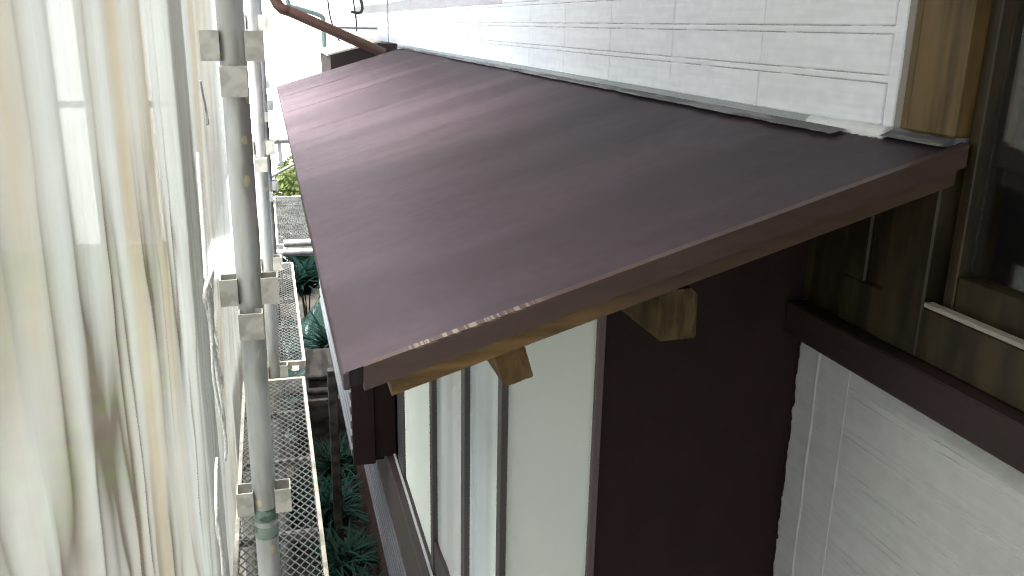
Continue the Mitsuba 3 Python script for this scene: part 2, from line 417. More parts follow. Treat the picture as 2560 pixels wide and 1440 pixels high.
add(ROOF, 'eave_drip', box(XE - 0.002, XE + 0.006, YN, YF, zr(XE) - 0.022, zr(XE) + 0.0006, 0.001), 'roof_paint')
m = slope_box(XE + 0.022, XR + 0.01, YN - 0.003, YN + 0.010, -0.0008, 0.030)
m = m.subdivide().subdivide().subdivide()
m.vertices[:, 1] += 0.0012 * (meshkit.fbm(m.vertices * [30, 1, 60], 3) - 0.5)
add(ROOF, 'rake_board', m, 'rake_paint', label='brown painted rake board with chipped paint along its top edge')
add(ROOF, 'rake_batten', slope_box(XE + 0.055, XR, YN + 0.002, YN + 0.05, 0.0305, 0.052), 'wood_strip_shaded', label='golden bare timber batten under the rake board, shade painted in towards the wall')
add(ROOF, 'soffit', slope_box(XE + 0.02, XR, YN + 0.052, YF - 0.02, 0.0275, 0.040), 'wood_dark')
# purlins
W = np.array([1, 0, 0.0])


def purlin(cx, cz, w, h, y0, y1, tilt, ch=0.008):
    p = Polygon([(-w / 2 + ch, -h / 2), (w / 2 - ch / 2, -h / 2), (w / 2, -h / 2 + ch / 2), (w / 2, h / 2 - ch * 1.6), (w / 2 - ch * 1.6, h / 2), (-w / 2, h / 2), (-w / 2, -h / 2 + ch)])
    m = trimesh.creation.extrude_polygon(p, y1 - y0)
    M = np.array([[1, 0, 0, 0], [0, 0, 1, 0], [0, 1, 0, 0], [0, 0, 0, 1.0]])
    m.apply_transform(M)
    m.apply_transform(trimesh.transformations.rotation_matrix(-tilt, [0, 1, 0]))
    m.apply_translation([cx, y0, cz])
    m.fix_normals()
    return m


p1 = purlin(0.5195, -0.3715, 0.058, 0.072, 1.028, 1.30, 0.02, 0.006)
p2 = purlin(0.2935, -0.4285, 0.042, 0.050, 1.036, 5.8, 0.29, 0.004)
mat('wood_end_dark', wood_fn((0.045, 0.029, 0.010), (0.100, 0.066, 0.024), 120, 30, 22), 0.75, 0.3, bump=lambda p, n, uv: 0.0018 * fbm(p.x * 220, p.y * 30, p.z * 24, 3))  # darker timber than the golden purlin end
for nm, pm, wm in (('purlin', p1, 'wood_end_dark'), ('purlin', p2, 'wood_end')):
    s = pm.copy()
    for _ in range(2):
        s = s.subdivide()
    f = np.abs(s.vertices[:, 1] - s.vertices[:, 1].min()) < 1e-4
    s.vertices[f, 1] += 0.0035 * (meshkit.fbm(s.vertices[f] * [160, 1, 60], 3) - 0.5)
    add(ROOF, nm, s, wm, label='dark timber purlin end beside the brown wall' if pm is p1 else 'small golden timber purlin end above the corner post')

# ---- the bay: brown side wall, panes, posts
YS = 1.300
XB = 0.356
BAY = f'{HOUSE}__bay'
add(HOUSE, 'bay', [trimesh.convex.convex_hull([[x, y, z] for x in (0.522, XW + 0.001) for y in (YS, YS + 0.08) for z in (-G, zr(x) - 0.042)]), box(0.352, 0.5215, YS + 0.02, YS + 0.08, -G, -1.62), trimesh.convex.convex_hull([[x, y, z] for x in (0.375, 0.5215) for y in (YS + 0.03, YS + 0.07) for z in (-0.46, zr(x) - 0.042)])],
    'brown_wall', label='dark brown side wall of the bay under the lean-to roof')
add(BAY, 'side_pane', box(0.3575, 0.5135, YS + 0.004, YS + 0.010, -1.62, -0.36), 'pane_white', label='pale frosted side pane of the bay')
add(BAY, 'pane_frame', box(0.5125, 0.5255, YS - 0.008, YS + 0.02, -1.62, -0.33, 0.0015), 'brown_frame')
add(BAY, 'corner_post', box(0.3465, 0.3585, YS - 0.006, YS + 0.02, -1.62, -0.40, 0.0012), 'dark_frame')
# ragged cut-in line of the brown paint on the white siding corner
n = 260
zz = np.linspace(-1.75, -0.515, n)
w = 0.004 + 0.010 * meshkit.fbm(np.stack([zz * 60, 0 * zz, 0 * zz], -1), 3) + 0.004 * meshkit.noise(np.stack([zz * 210, 0 * zz, 0 * zz], -1))
P = np.vstack([np.stack([np.full(n, XW - 0.0012), np.full(n, YS + 0.002), zz], 1), np.stack([np.full(n, XW - 0.0012), YS - w, zz], 1)])
F = [[i, i + 1, n + i + 1] for i in range(n - 1)] + [[i, n + i + 1, n + i] for i in range(n - 1)]
add(BAY, 'paint_edge', trimesh.Trimesh(P, F, process=False), 'brown_wall', label='ragged brush line where brown paint meets white siding')

# front windows of the bay (plane x = 0.352, facing the scaffold)
WIN = f'{HOUSE}__bay_window'
add(HOUSE, 'bay_window', [box(0.350, 0.372, y - 0.017, y + 0.017, -1.385, -0.42, 0.0015) for y in (1.615, 1.995)] + [box(0.350, 0.370, 2.50, 2.62, -1.385, -0.42, 0.0015)],
    'dark_frame', label='dark framed sliding window along the front of the bay')
add(WIN, 'pane', grid_mesh(np.linspace(1.312, 1.602, 60), np.linspace(-1.30, -0.42, 8), lambda u, v: (0.3605 + 0.0016 * np.sin(u * 48 + 0.5), u, v)), 'frost_blue', True, label='bluish frosted near pane of the bay window')
add(WIN, 'pane', grid_mesh(np.linspace(1.630, 1.981, 60), np.linspace(-1.30, -0.42, 8), lambda u, v: (0.3635 + 0.0014 * np.sin(u * 37 + 2.0), u, v)), 'frost_grey', True, label='grey frosted middle pane of the bay window')
add(WIN, 'white_panel', box(0.358, 0.364, 2.012, 2.50, -1.385, -0.43), 'pane_white', label='pale panel at the far end of the bay window')


add(WIN, 'bottom_rail', [box(0.352, 0.371, 1.32, 1.596, -1.385, -1.29, 0.0015), box(0.353, 0.3705, 1.634, 1.976, -1.385, -1.29, 0.0015)], 'brown_trim')
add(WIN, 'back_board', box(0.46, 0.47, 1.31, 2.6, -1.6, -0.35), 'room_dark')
add(WIN, 'track', box(0.3405, 0.3475, 1.31, 4.6, -1.392, -1.381, 0.001), 'flashing', label='pale metal track along the window sill')
add(WIN, 'sill', box(0.319, 0.372, YS, 4.6, -1.42, -1.387, 0.003), 'brown_trim')
add(WIN, 'apron_board', box(0.321, 0.36, YS + 0.002, 4.6, -1.585, -1.421, 0.002), 'brown_trim', label='brown board below the window sill')


def ribbed(x, y0, y1, z0, z1, pitch, depth, t=0.01):
    nr = max(2, int(round((z1 - z0) / pitch)))
    pr = []
    for i in range(nr):
        a = z0 + (z1 - z0) * i / nr
        d = (z1 - z0) / nr
        pr += [(x, a), (x, a + d * 0.45), (x + depth, a + d * 0.6), (x + depth, a + d * 0.85)]
    pr += [(x, z1), (x + depth + t, z1), (x + depth + t, z0)]
    m = trimesh.creation.extrude_polygon(Polygon(pr), y1 - y0)
    m.apply_transform(np.array([[1, 0, 0, 0], [0, 0, 1, y0], [0, 1, 0, 0], [0, 0, 0, 1.0]]))
    m.fix_normals()
    return m


add(WIN, 'ribbed_apron', ribbed(0.319, YS + 0.01, 4.6, -1.875, -1.587, 0.036, 0.014), 'apron_metal', label='grey ribbed metal panel below the bay window')
add(HOUSE, 'bay_base', box(0.34, 0.80, YS + 0.02, 6.0, -G, -1.876), 'brown_wall')
# shutter case
CASE = f'{HOUSE}__shutter_case'
add(HOUSE, 'shutter_case', [box(0.207, 0.280, 2.65, 2.67, -1.405, -0.43, 0.002), box(0.212, 0.31, 2.67, 4.4, -1.403, -0.44, 0.002), box(0.281, 0.349, 2.66, 4.4, -1.386, -0.44)],
    'brown_wall', label='dark brown shutter case with a ribbed outer face')
add(CASE, 'ribbed_face', ribbed(0.2035, 2.672, 4.4, -1.38, -0.46, 0.05, 0.006, 0.003), 'shutter', label='blue-grey ribbed outer face of the shutter case')
add(HOUSE, 'bay_far_wall', box(0.36, 0.80, 2.62, 5.85, -1.6, -0.37), 'brown_wall')
add(HOUSE, 'rear_wall', box(XW + 0.05, XW + 0.15, 1.1, 9.2, -G, -0.61), 'brown_wall')

# ---- lower white siding, right of the bay
low = f'{HOUSE}__lower_wall'
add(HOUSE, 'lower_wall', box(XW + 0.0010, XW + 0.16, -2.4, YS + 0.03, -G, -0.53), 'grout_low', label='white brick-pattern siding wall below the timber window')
lj = [-2.4, -1.955, -1.57, -1.184, -0.798, -0.413, -0.027, 0.358, 0.744, 1.146]
r = -8
while Z0 + r * ROW > -1.9:
    zb, zt = Z0 + r * ROW + 0.0115, Z0 + (r + 1) * ROW - 0.0025
    if zt > -0.518:
        zt = -0.518
    if zt - zb > 0.01:
        for y0, y1 in zip(lj[:-1], lj[1:]):
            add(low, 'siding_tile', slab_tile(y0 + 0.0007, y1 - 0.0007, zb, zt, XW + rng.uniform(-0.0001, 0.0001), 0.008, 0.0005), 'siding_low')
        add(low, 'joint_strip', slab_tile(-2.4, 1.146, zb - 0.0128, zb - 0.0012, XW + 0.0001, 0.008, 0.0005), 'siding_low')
    r -= 1
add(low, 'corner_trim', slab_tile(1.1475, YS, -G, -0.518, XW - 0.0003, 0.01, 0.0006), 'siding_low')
add(low, 'trim_ridge', tube([[XW + 0.0006, 1.1475, z] for z in np.linspace(-1.9, -0.5185, 40)], 0.0022, 8), 'siding_low', True)
bz = np.linspace(-1.9, -0.53, 160)
add(low, 'sealant_line', tube([[XW - 0.0003, 1.231 + 0.001 * math.sin(z * 40), z] for z in bz], 0.0022 + 0.0018 * meshkit.fbm(np.stack([bz * 30, 0 * bz, 0 * bz], -1), 3), 7), 'siding_low', True,
    label='lumpy painted-over sealant line near the corner')
add(HOUSE, 'rear_low_wall', box(XW + 0.02, XW + 0.15, -2.4, -0.9, -0.53, ZT), 'siding_low')

# ---- timber window at the right
CW = f'{HOUSE}__timber_window'
add(HOUSE, 'timber_window', [box(XW - 0.012, XW + 0.06, 0.990, 1.085, -0.135, ZT, 0.003), box(XW - 0.004, XW + 0.05, 1.092, 1.108, -0.135, ZT, 0.002)], 'wood_jamb',
    label='old timber window frame with dark glass at the wall corner')
add(CW, 'jamb_edge', box(XW + 0.000, XW + 0.03, 1.1105, 1.127, -0.145, ZT, 0.002), 'jamb_paint')
add(CW, 'jamb_foot', trimesh.convex.convex_hull([[x, y, z] for x, y, z in ((XW - 0.03, 0.995, -0.146), (XW - 0.03, 1.118, -0.146), (XW + 0.02, 0.995, -0.128), (XW + 0.02, 1.118, -0.128), (XW + 0.02, 0.995, -0.15), (XW + 0.02, 1.118, -0.15))]), 'flashing_dark', label='dark metal flashing folded under the timber jamb')
add(CW, 'inner_jamb', box(XW + 0.012, XW + 0.07, 0.968, 0.988, -0.50, ZT, 0.002), 'wood_dark')
add(CW, 'lower_jamb', [box(XW - 0.010, XW + 0.06, 1.000, 1.090, -0.455, -0.150, 0.003), box(XW - 0.002, XW + 0.06, 1.092, 1.135, -0.455, -0.150, 0.003), box(XW - 0.006, XW + 0.05, 1.137, 1.195, -0.455, -0.150, 0.003), box(XW - 0.001, XW + 0.05, 1.196, 1.299, -0.456, -0.150)], 'wood_dark')
add(CW, 'bottom_rail', box(XW - 0.008, XW + 0.05, -0.88, 1.19, -0.456, -0.376, 0.004), 'wood_dark')
add(CW, 'sill_board', box(XW - 0.034, XW + 0.06, -0.90, 1.2985, -0.516, -0.457, 0.003), 'brown_sill', label='dark brown painted sill board under the timber window')
add(CW, 'white_track', box(XW - 0.0105, XW + 0.006, -0.88, 0.997, -0.3755, -0.3690, 0.001), 'jamb_paint', label='thin pale track on the window bottom rail')
add(CW, 'sash_rail', box(XW + 0.014, XW + 0.05, -0.88, 0.967, -0.375, -0.325, 0.002), 'wood_dark')
add(CW, 'glass_pane', box(XW + 0.031, XW + 0.034, -0.88, 0.967, -0.325, ZT - 0.05), 'glass')
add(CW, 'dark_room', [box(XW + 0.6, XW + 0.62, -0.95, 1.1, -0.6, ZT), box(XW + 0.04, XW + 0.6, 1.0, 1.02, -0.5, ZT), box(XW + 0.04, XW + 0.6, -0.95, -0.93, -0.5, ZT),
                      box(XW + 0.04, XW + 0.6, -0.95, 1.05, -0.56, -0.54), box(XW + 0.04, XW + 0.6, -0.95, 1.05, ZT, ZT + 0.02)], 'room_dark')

# ---- main eave overhead (out of the frame), with its gutter and downspout
EV = f'{HOUSE}__main_eave'
add(HOUSE, 'main_eave', [box(0.16, XW + 0.2, -2.4, 9.4, 0.75, 0.87, 0.01)], 'soffit_board', label='main roof eave above the wall')
add(HOUSE, 'gutter', box(0.055, 0.155, -2.4, 9.4, 0.71, 0.8200000000000001, 0.01), 'downspout')
DS = f'{HOUSE}__downspout'
YD = 6.25
c = spline([[0.09, YD, 1.20], [0.09, YD, 0.55], [0.085, YD, 0.16], [0.115, YD, 0.095], [0.18, YD, 0.065]], 30)
add(HOUSE, 'downspout', [tube(c, 0.035, 20)], 'downspout', True, label='brown downspout pipe slanting from the eave to the wall')
add(DS, 'slanting_pipe', pipe([0.16, YD, 0.072], [0.80, YD, -0.200], 0.034, 24), 'downspout', 40)
add(DS, 'elbow_collar', pipe([0.083, YD, 0.155], [0.083, YD, 0.20], 0.042, 24), 'downspout', 40)
# small canopy beyond the roof end
add(HOUSE, 'small_canopy', trimesh.convex.convex_hull([[x, y, z] for x, z in ((0.44, -0.22), (0.775, -0.135), (0.44, -0.60), (0.90, -0.60), (0.90, -0.135)) for y in (6.32, 7.4)]), 'brown_sill',
    label='small brown canopy beyond the far end of the lean-to roof')
add(f'{HOUSE}__small_canopy', 'top_sheet', trimesh.convex.convex_hull([[x, y, z + t] for x, z in ((0.42, -0.222), (0.79, -0.128)) for y in (6.33, 7.6) for t in (0, 0.012)]), 'plaster_beige')
# thin green waste pipe farther on
YP = 7.45
c = [[0.20, YP, 1.235], [0.205, YP, 0.16]] + list(spline([[0.205, YP, 0.15], [0.22, YP, 0.118], [0.26, YP, 0.105]], 6)) + [[0.42, YP, 0.060]] + list(spline([[0.44, YP, 0.052], [0.468, YP, 0.035], [0.474, YP, 0.0]], 6)) + [[0.470, YP, -0.9]]
add(HOUSE, 'waste_pipe', tube(c, 0.017, 14), 'pvc_green', 50, label='thin grey-green pipe with two bends beyond the downspout')
add(f'{HOUSE}__waste_pipe', 'bracket', [box(0.475, 0.90, YP - 0.01, YP + 0.01, -0.05, -0.035), box(0.445, 0.50, YP - 0.024, YP + 0.024, -0.052, -0.033, 0.002)], 'pvc_green')
# cables hanging from the eave at the far end
for pts in ([[0.51, 7.5, 1.235], [0.52, 7.5, 0.16], [0.535, 7.5, 0.03], [0.56, 7.5, -0.06], [0.60, 7.5, -0.15]],
            [[0.70, 7.5, 1.235], [0.715, 7.5, 0.3], [0.722, 7.5, 0.16], [0.735, 7.5, 0.05], [0.736, 7.5, -0.07]]):
    k = thing('hanging_cable', 'thin black cable hanging from the eave near the small canopy' if pts[0][0] < 0.6 else 'black cable with a hooked bracket at the top edge of the picture', 'cable')
    add(k, 'cord', tube(spline(pts, 30), 0.006, 8), 'black_cable', True)
    if pts[0][0] > 0.6:
        add(k, 'hook', tube(spline([[0.77, 7.5, 0.30], [0.782, 7.5, 0.17], [0.775, 7.5, 0.08], [0.745, 7.5, 0.075], [0.70, 7.5, 0.085]], 24), 0.011, 8), 'black_cable', True)


# ------------------------------------------------------------------ scaffold
def pocket(side, px, py, z, w=0.047, d=0.034, h=0.054, t=0.0032):
    """open wedge pocket welded on the pole; side: unit vector in the plan"""
    ring = sbox(-w / 2, 0, w / 2, d).difference(sbox(-w / 2 + t, t * 0.3, w / 2 - t, d - t))
    m = trimesh.creation.extrude_polygon(ring, h)
    m.apply_translation([0, 0.022, -h / 2])
    a = math.atan2(side[1], side[0]) - math.pi / 2
    m.apply_transform(trimesh.transformations.rotation_matrix(a, [0, 0, 1]))
    m.apply_translation([px, py, z])
    return m


def scaffold_pole(px, py, label, levels, steel='steel', z1=1.6, sleeve=None, bare=None):
    k = thing('scaffold_pole', label, 'scaffold pole', 'upright galvanised scaffold poles')
    zs = np.linspace(-G + 0.03, z1, 40)
    r = np.full(40, 0.0243)
    add(k, 'tube', tube([[px, py, z] for z in zs], r, 36), steel, 40)
    for z in levels:
        for s, dz in (((-1, 0), 0), ((1, 0), 0), ((0, -1), -0.062), ((0, 1), -0.062)):
            if z == bare and s == (0, -1):
                continue
            add(k, 'wedge_pocket', pocket(s, px, py, z + dz), 'pocket_paint' if steel == 'steel' else 'steel_far')
    if sleeve:
        add(k, 'stained_collar', tube([[px, py, z] for z in np.linspace(sleeve[0], sleeve[1], 8)], [0.0248 + 0.001 * math.sin(i * 1.7) for i in range(8)], 36), 'steel_green', 40,
            label='green stained band on the pole')
    add(k, 'base_plate', box(px - 0.07, px + 0.07, py - 0.07, py + 0.07, -G + 0.02, -G + 0.032, 0.002), 'steel_far')
    return k


lv = [-1.92, -1.455, -0.985, -0.515, -0.045, 0.425, 0.895]
scaffold_pole(-0.055, 1.76, 'nearest scaffold pole, thick grey tube with pale wedge pockets in front of the mesh plank', lv, sleeve=(-1.075, -0.99), bare=-0.985)
scaffold_pole(-0.036, 3.59, 'second scaffold pole, half hidden behind the nearest pole', [z + 0.04 for z in lv])
scaffold_pole(-0.020, 5.42, 'third scaffold pole, thin in the distance beside the white sky gap', [z + 0.04 for z in lv], 'steel_far')
scaffold_pole(-0.030, 7.25, 'farthest scaffold pole, carrying the bracket beyond the roof', [z + 0.04 for z in lv], 'steel_far')


def expanded_mesh(x0, x1, y0, y1, z, px=0.0262, py=0.041, w=0.0026, t=0.0035):
    """lattice of thin strands, diamonds px by py"""
    out = []
    R = sbox(x0, y0, x1, y1)
    sl = py / px
    W_, H_ = x1 - x0, y1 - y0
    for sgn in (1, -1):
        n = int((H_ + W_ * sl) / py) + 2
        for i in range(n):
            if sgn > 0:
                a, b = (x0, y0 - W_ * sl + i * py), (x1, y0 + i * py)
            else:
                a, b = (x0, y0 + i * py), (x1, y0 - W_ * sl + i * py)
            c = LineString([a, b]).intersection(R)
            if c.is_empty or c.length < 0.005:
                continue
            q = list(c.coords)
            j = [rng.uniform(-0.0008, 0.0008) for _ in range(2)]
            out.append(bar((q[0][0], q[0][1] + j[0], z + 0.0006 * sgn), (q[-1][0], q[-1][1] + j[1], z + 0.0006 * sgn), w, t))
    return trimesh.util.concatenate(out)


def scaffold_plank(x0, x1, y0, y1, z, label, centre=False):
    k = thing('scaffold_plank', label, 'scaffold plank', 'steel mesh scaffold planks')
    rail = 0.013
    for xa in (x0, x1 - rail):
        m = box(xa, xa + rail, y0, y1, z - 0.034, z + 0.002, 0.0015)
        add(k, 'side_rail', m, 'plank_rail')
        out = []
        inner = xa + rail if xa == x0 else xa - 0.004
        yy = y0 + 0.02
        while yy < y1 - 0.02:          # little weld tabs of the mesh on the rail
            out.append(box(inner, inner + 0.004, yy, yy + 0.012, z - 0.004, z + 0.0015))
            yy += 0.041
        add(k, 'weld_tabs', out, 'plank_mesh', kind='stuff')
    for ya in (y0 - 0.002, y1 - 0.012):
        add(k, 'end_rail', box(x0 + rail, x1 - rail, ya, ya + 0.014, z - 0.034, z + 0.0015, 0.0015), 'plank_rail')
    add(k, 'deck_mesh', expanded_mesh(x0 + rail, x1 - rail, y0 + 0.012, y1 - 0.012, z - 0.003), 'plank_mesh', kind='stuff')
    for f in (0.28, 0.56, 0.80):
        ya = y0 + f * (y1 - y0)
        add(k, 'cross_bar', box(x0 + rail, x1 - rail, ya, ya + 0.02, z - 0.030, z - 0.007), 'plank_mesh')
    if centre:
        xm = (x0 + x1) / 2
        add(k, 'centre_bar', box(xm - 0.02, xm + 0.02, y0 + 0.012, y1 - 0.012, z - 0.03, z - 0.0065), 'plank_mesh')
    for xa in (x0 + 0.03, x1 - 0.06):
        for ya, s in ((y0, -1), (y1, 1)):
            add(k, 'hook', box(xa, xa + 0.03, min(ya, ya + s * 0.055), max(ya, ya + s * 0.055), z - 0.03, z - 0.018, 0.002), 'steel_far')
    return k


ZP = -1.42
scaffold_plank(-0.162, 0.0865, 1.86, 3.505, ZP, 'nearest steel mesh plank, lying beside the nearest pole')
scaffold_plank(-0.150, 0.0985, 3.69, 5.385, ZP, 'second mesh plank, with a bright right edge above the green tarpaulin')
scaffold_plank(0.006, 0.506, 5.86, 7.58, ZP, 'farthest and widest mesh plank, set to the right below the roof edge', True)

for nm, a, b, lab in (('cross_pipe', (-0.03, 5.55, ZP + 0.02), (0.75, 5.55, ZP + 0.02), 'horizontal scaffold pipe with a clamp just past the second plank'),
                      ('cross_pipe', (0.055, 5.80, ZP + 0.02), (0.75, 5.80, ZP + 0.02), 'capped horizontal scaffold pipe at the near end of the widest plank'),
                      ('cross_pipe', (0.02, 4.55, -1.93), (0.60, 4.50, -1.93), 'brown horizontal pipe low beside the dark box')):
    k = thing(nm, lab, 'pipe')
    add(k, 'tube', pipe(a, b, 0.0243 if a[2] > -1.6 else 0.02, 20), 'steel_far' if a[2] > -1.6 else 'old_wood', 40)
    if 'clamp' in lab:
        add(k, 'clamp', [pipe((a[0] + 0.05, a[1], a[2]), (a[0] + 0.075, a[1], a[2]), 0.031, 20), box(a[0] + 0.05, a[0] + 0.075, a[1] - 0.012, a[1] + 0.012, a[2] + 0.02, a[2] + 0.055)], 'steel')
# bracket on the farthest pole
k = thing('scaffold_bracket', 'triangular scaffold bracket with a diagonal strut beside the roof edge', 'bracket')
YB = 7.25
add(k, 'top_tube', pipe((-0.03, YB, -0.905), (0.55, YB, -0.905), 0.0243, 20), 'steel_far', 40)
add(k, 'strut', pipe((-0.01, YB, -1.20), (0.50, YB, -0.93), 0.0136, 14), 'steel_far', 40)
add(k, 'hanger', bar((0.075, YB, -0.92), (0.085, YB, -1.12), 0.03, 0.02, (0, 1, 0)), 'steel_far')
add(k, 'collar', pipe((0.035, YB, -0.905), (0.06, YB, -0.905), 0.031, 20), 'steel_far', 40)


# ------------------------------------------------------------------ safety net
def ridged(a):
    return 1 - np.abs(2 * a - 1)


S_ = lambda *c: np.stack(np.broadcast_arrays(*c), -1)


def net_sheet(y0, y1, z0, z1, ny, nz, xc, amp, seed, yend=None, across=False, lean=0.0):
    """folded cloth and its rust and dust stains (vertex colours)"""
    uu = np.linspace(0, 1, ny) if np.isscalar(ny) else (np.asarray(ny) - y0) / (y1 - y0)
    zz_ = np.linspace(z0, z1, nz) if np.isscalar(nz) else np.asarray(nz)
    ny, nz = len(uu), len(zz_)
    u, v = np.meshgrid(uu, zz_, indexing='ij')
    y = y0 + u * ((yend(v) if yend else y1) - y0)
    low = np.clip(-v - 0.12, 0, 1.0)
    warp = 0.11 * (meshkit.fbm(S_(y * 2.6, v * 2.4, seed + 0 * v), 3, seed) - 0.5) * (0.25 + 1.6 * low)
    w = y + warp
    gate = lambda f, g, o: np.clip(2.6 * meshkit.noise(S_(w * f, v * g, seed + o + 0 * v), seed + o) - 0.55, 0, 1)
    a = meshkit.fbm(S_(w * 5.5, v * 0.3 + 3, seed + 0.5 + 0 * v), 2, seed)
    b = meshkit.noise(S_(w * 11.0, v * 0.9, seed + 2.5 + 0 * v), seed + 5)
    b2 = meshkit.noise(S_((y + 1.9 * warp) * 15.0, v * 1.5, seed + 3.5 + 0 * v), seed + 6)
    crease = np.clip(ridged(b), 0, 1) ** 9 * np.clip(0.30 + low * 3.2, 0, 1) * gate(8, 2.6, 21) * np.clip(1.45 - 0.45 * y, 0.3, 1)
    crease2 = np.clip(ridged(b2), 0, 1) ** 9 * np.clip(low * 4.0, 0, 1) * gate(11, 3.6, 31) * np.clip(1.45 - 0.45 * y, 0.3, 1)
    soft = np.clip(ridged(b), 0, 1) ** 3 * gate(3, 1.5, 41)
    c = meshkit.fbm(S_(w * 55.0, v * 2.2, seed + 4.5 + 0 * v), 3, seed + 9)
    d = meshkit.fbm(S_(y * 26, v * 20, seed + 0 * v), 2, seed + 11)
    x = xc + lean * u + amp * (0.9 * (a - 0.5) - 0.20 * crease - 0.16 * crease2 + 0.12 * (c - 0.5) + 0.12 * (d - 0.5))
    s1 = np.clip((meshkit.fbm(S_(w * 8.0, v * 0.45, seed + 7 + 0 * v), 3, seed + 13) - 0.50) / 0.2, 0, 1)
    s2 = np.clip((meshkit.fbm(S_(y * 4.5, v * 2.4, seed + 8 + 0 * v), 3, seed + 15) - 0.40) / 0.3, 0, 1)
    fine = meshkit.fbm(S_(w * 120, v * 6, seed + 9 + 0 * v), 3, seed + 17)
    weave = meshkit.noise(S_(y * 500, v * 260, seed + 0 * v), seed + 19)
    col = np.array([0.475, 0.505, 0.495]) * (0.88 + 0.16 * fine + 0.08 * weave)[..., None]
    mixin = lambda c0, c1, t: c0 * (1 - t[..., None]) + np.array(c1) * t[..., None]
    col = mixin(col, [0.36, 0.355, 0.325], 0.7 * s2)
    col = mixin(col, [0.33, 0.27, 0.17], 0.75 * s1 * (0.5 + 0.5 * s2))
    band = np.exp(-((w - 1.25 - 0.02 * np.sin(v * 3)) / 0.055) ** 2) if not across else 0 * w
    col = mixin(col, [0.36, 0.275, 0.145], 0.65 * band * (0.6 + 0.4 * fine))
    col = mixin(col, [0.25, 0.205, 0.135], 0.15 * soft)
    col = 0.55 * col + 0.45 * np.array([0.350, 0.360, 0.335])
    col = mixin(col, [0.36, 0.27, 0.13], 0.50 * band * (0.5 + 0.5 * fine) + 0.30 * s1 * s2)
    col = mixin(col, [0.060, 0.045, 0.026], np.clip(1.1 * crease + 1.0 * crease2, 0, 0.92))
    P = np.stack([y, x, v] if across else [x, y, v], -1).reshape(-1, 3)
    i, j = np.meshgrid(np.arange(ny - 1), np.arange(nz - 1), indexing='ij')
    k = (i * nz + j).ravel()
    F = np.vstack([np.stack([k, k + nz, k + nz + 1], 1), np.stack([k, k + nz + 1, k + 1], 1)])
    return trimesh.Trimesh(P, F, process=False), col.reshape(-1, 3)


k = thing('safety_net', 'near sheet of pale rust-streaked scaffold netting hanging in folds', 'safety net', 'scaffold netting sheets')
ny = np.r_[np.linspace(-1.6, 0.5, 160)[:-1], np.linspace(0.5, 1.3, 420)[:-1], np.linspace(1.3, 2.28, 320)]
nz = np.r_[np.linspace(-2.5, -1.35, 40)[:-1], np.linspace(-1.35, 0.2, 300)[:-1], np.linspace(0.2, 2.0, 40)]
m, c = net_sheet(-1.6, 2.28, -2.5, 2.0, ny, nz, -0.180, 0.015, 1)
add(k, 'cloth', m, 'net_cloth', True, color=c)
k = thing('safety_net', 'far strip of scaffold netting between the tied cords and the nearest pole', 'safety net', 'scaffold netting sheets')
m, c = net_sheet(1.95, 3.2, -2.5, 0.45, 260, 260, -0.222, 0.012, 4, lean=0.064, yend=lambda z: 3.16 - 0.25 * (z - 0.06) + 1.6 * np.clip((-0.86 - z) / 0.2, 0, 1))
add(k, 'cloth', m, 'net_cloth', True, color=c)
k = thing('safety_net', 'low strip of netting added outside the second plank to shade the plants, hidden behind the poles', 'safety net', 'scaffold netting sheets')
m, c = net_sheet(3.3, 7.3, -2.55, -1.38, 200, 80, -0.20, 0.03, 9)  # extra sheet added out of sight to keep sun off the plants
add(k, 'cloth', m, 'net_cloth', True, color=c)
k = thing('safety_net', 'end sheet of scaffold netting closing the scaffold behind the viewer', 'safety net', 'scaffold netting sheets')
m, c = net_sheet(-0.2, 1.0, -2.5, 1.5, 80, 60, -1.62, 0.06, 7, None, True)
add(k, 'cloth', m, 'net_cloth', True, color=c)

# cords
ROPE = []


def cord(name, lab, lines, r=0.0028):
    k = thing(name, lab, 'cord', None)
    add(k, 'strands', [tube(spline(q, 30), r, 7) for q in lines], 'rope', True)
    return k


def strand(a, b, sag, n=4):
    a, b = np.array(a, float), np.array(b, float)
    q = [a + (b - a) * t for t in np.linspace(0, 1, n)]
    for i in range(1, n - 1):
        q[i] = q[i] + np.array([rng.uniform(-1, 1) * 0.3, rng.uniform(-1, 1), rng.uniform(-1, 1) * 0.4]) * sag
    return q


XR_ = -0.128
kn = np.array([XR_, 1.66, -0.475])
lines = [strand(kn + [0, rng.uniform(-.01, .02), rng.uniform(-.01, .01)], kn + [0.0, 0.10 + rng.uniform(-0.03, 0.05), -rng.uniform(0.15, 0.42)], 0.018, 5) for _ in range(8)]
lines += [[kn + [0, -0.03, 0.0], kn + [0.008, -0.01, 0.022], kn + [0.01, 0.03, 0.014], kn + [0.004, 0.03, -0.014], kn + [0.0, -0.02, -0.02], kn + [0, -0.03, 0.0]]]
cord('tie_cord', 'thick bundle of knotted tie cords hanging on the net edge beside the nearest pole', lines, 0.0033)
k = thing('taut_cord', 'taut white cord running up from the knotted tie cords', 'cord')
add(k, 'line', tube(spline([kn + [0, 0.0, 0.015], kn + [0, 0.035, 0.12], kn + [0, 0.06, 0.24]], 12), 0.0042, 8), 'white_cord', True)
cord('tie_cord', 'short frayed cord end hanging on the upper net', [strand((XR_ - 0.01, 2.10, -0.13), (XR_ - 0.01, 2.22, -0.215), 0.006, 5), strand((XR_ - 0.01, 2.215, -0.20), (XR_ - 0.01, 2.19, -0.235), 0.003, 3), strand((XR_ - 0.01, 2.215, -0.20), (XR_ - 0.01, 2.25, -0.24), 0.003, 3)], 0.0026)
kb = np.array([XR_ - 0.005, 1.50, -0.845])
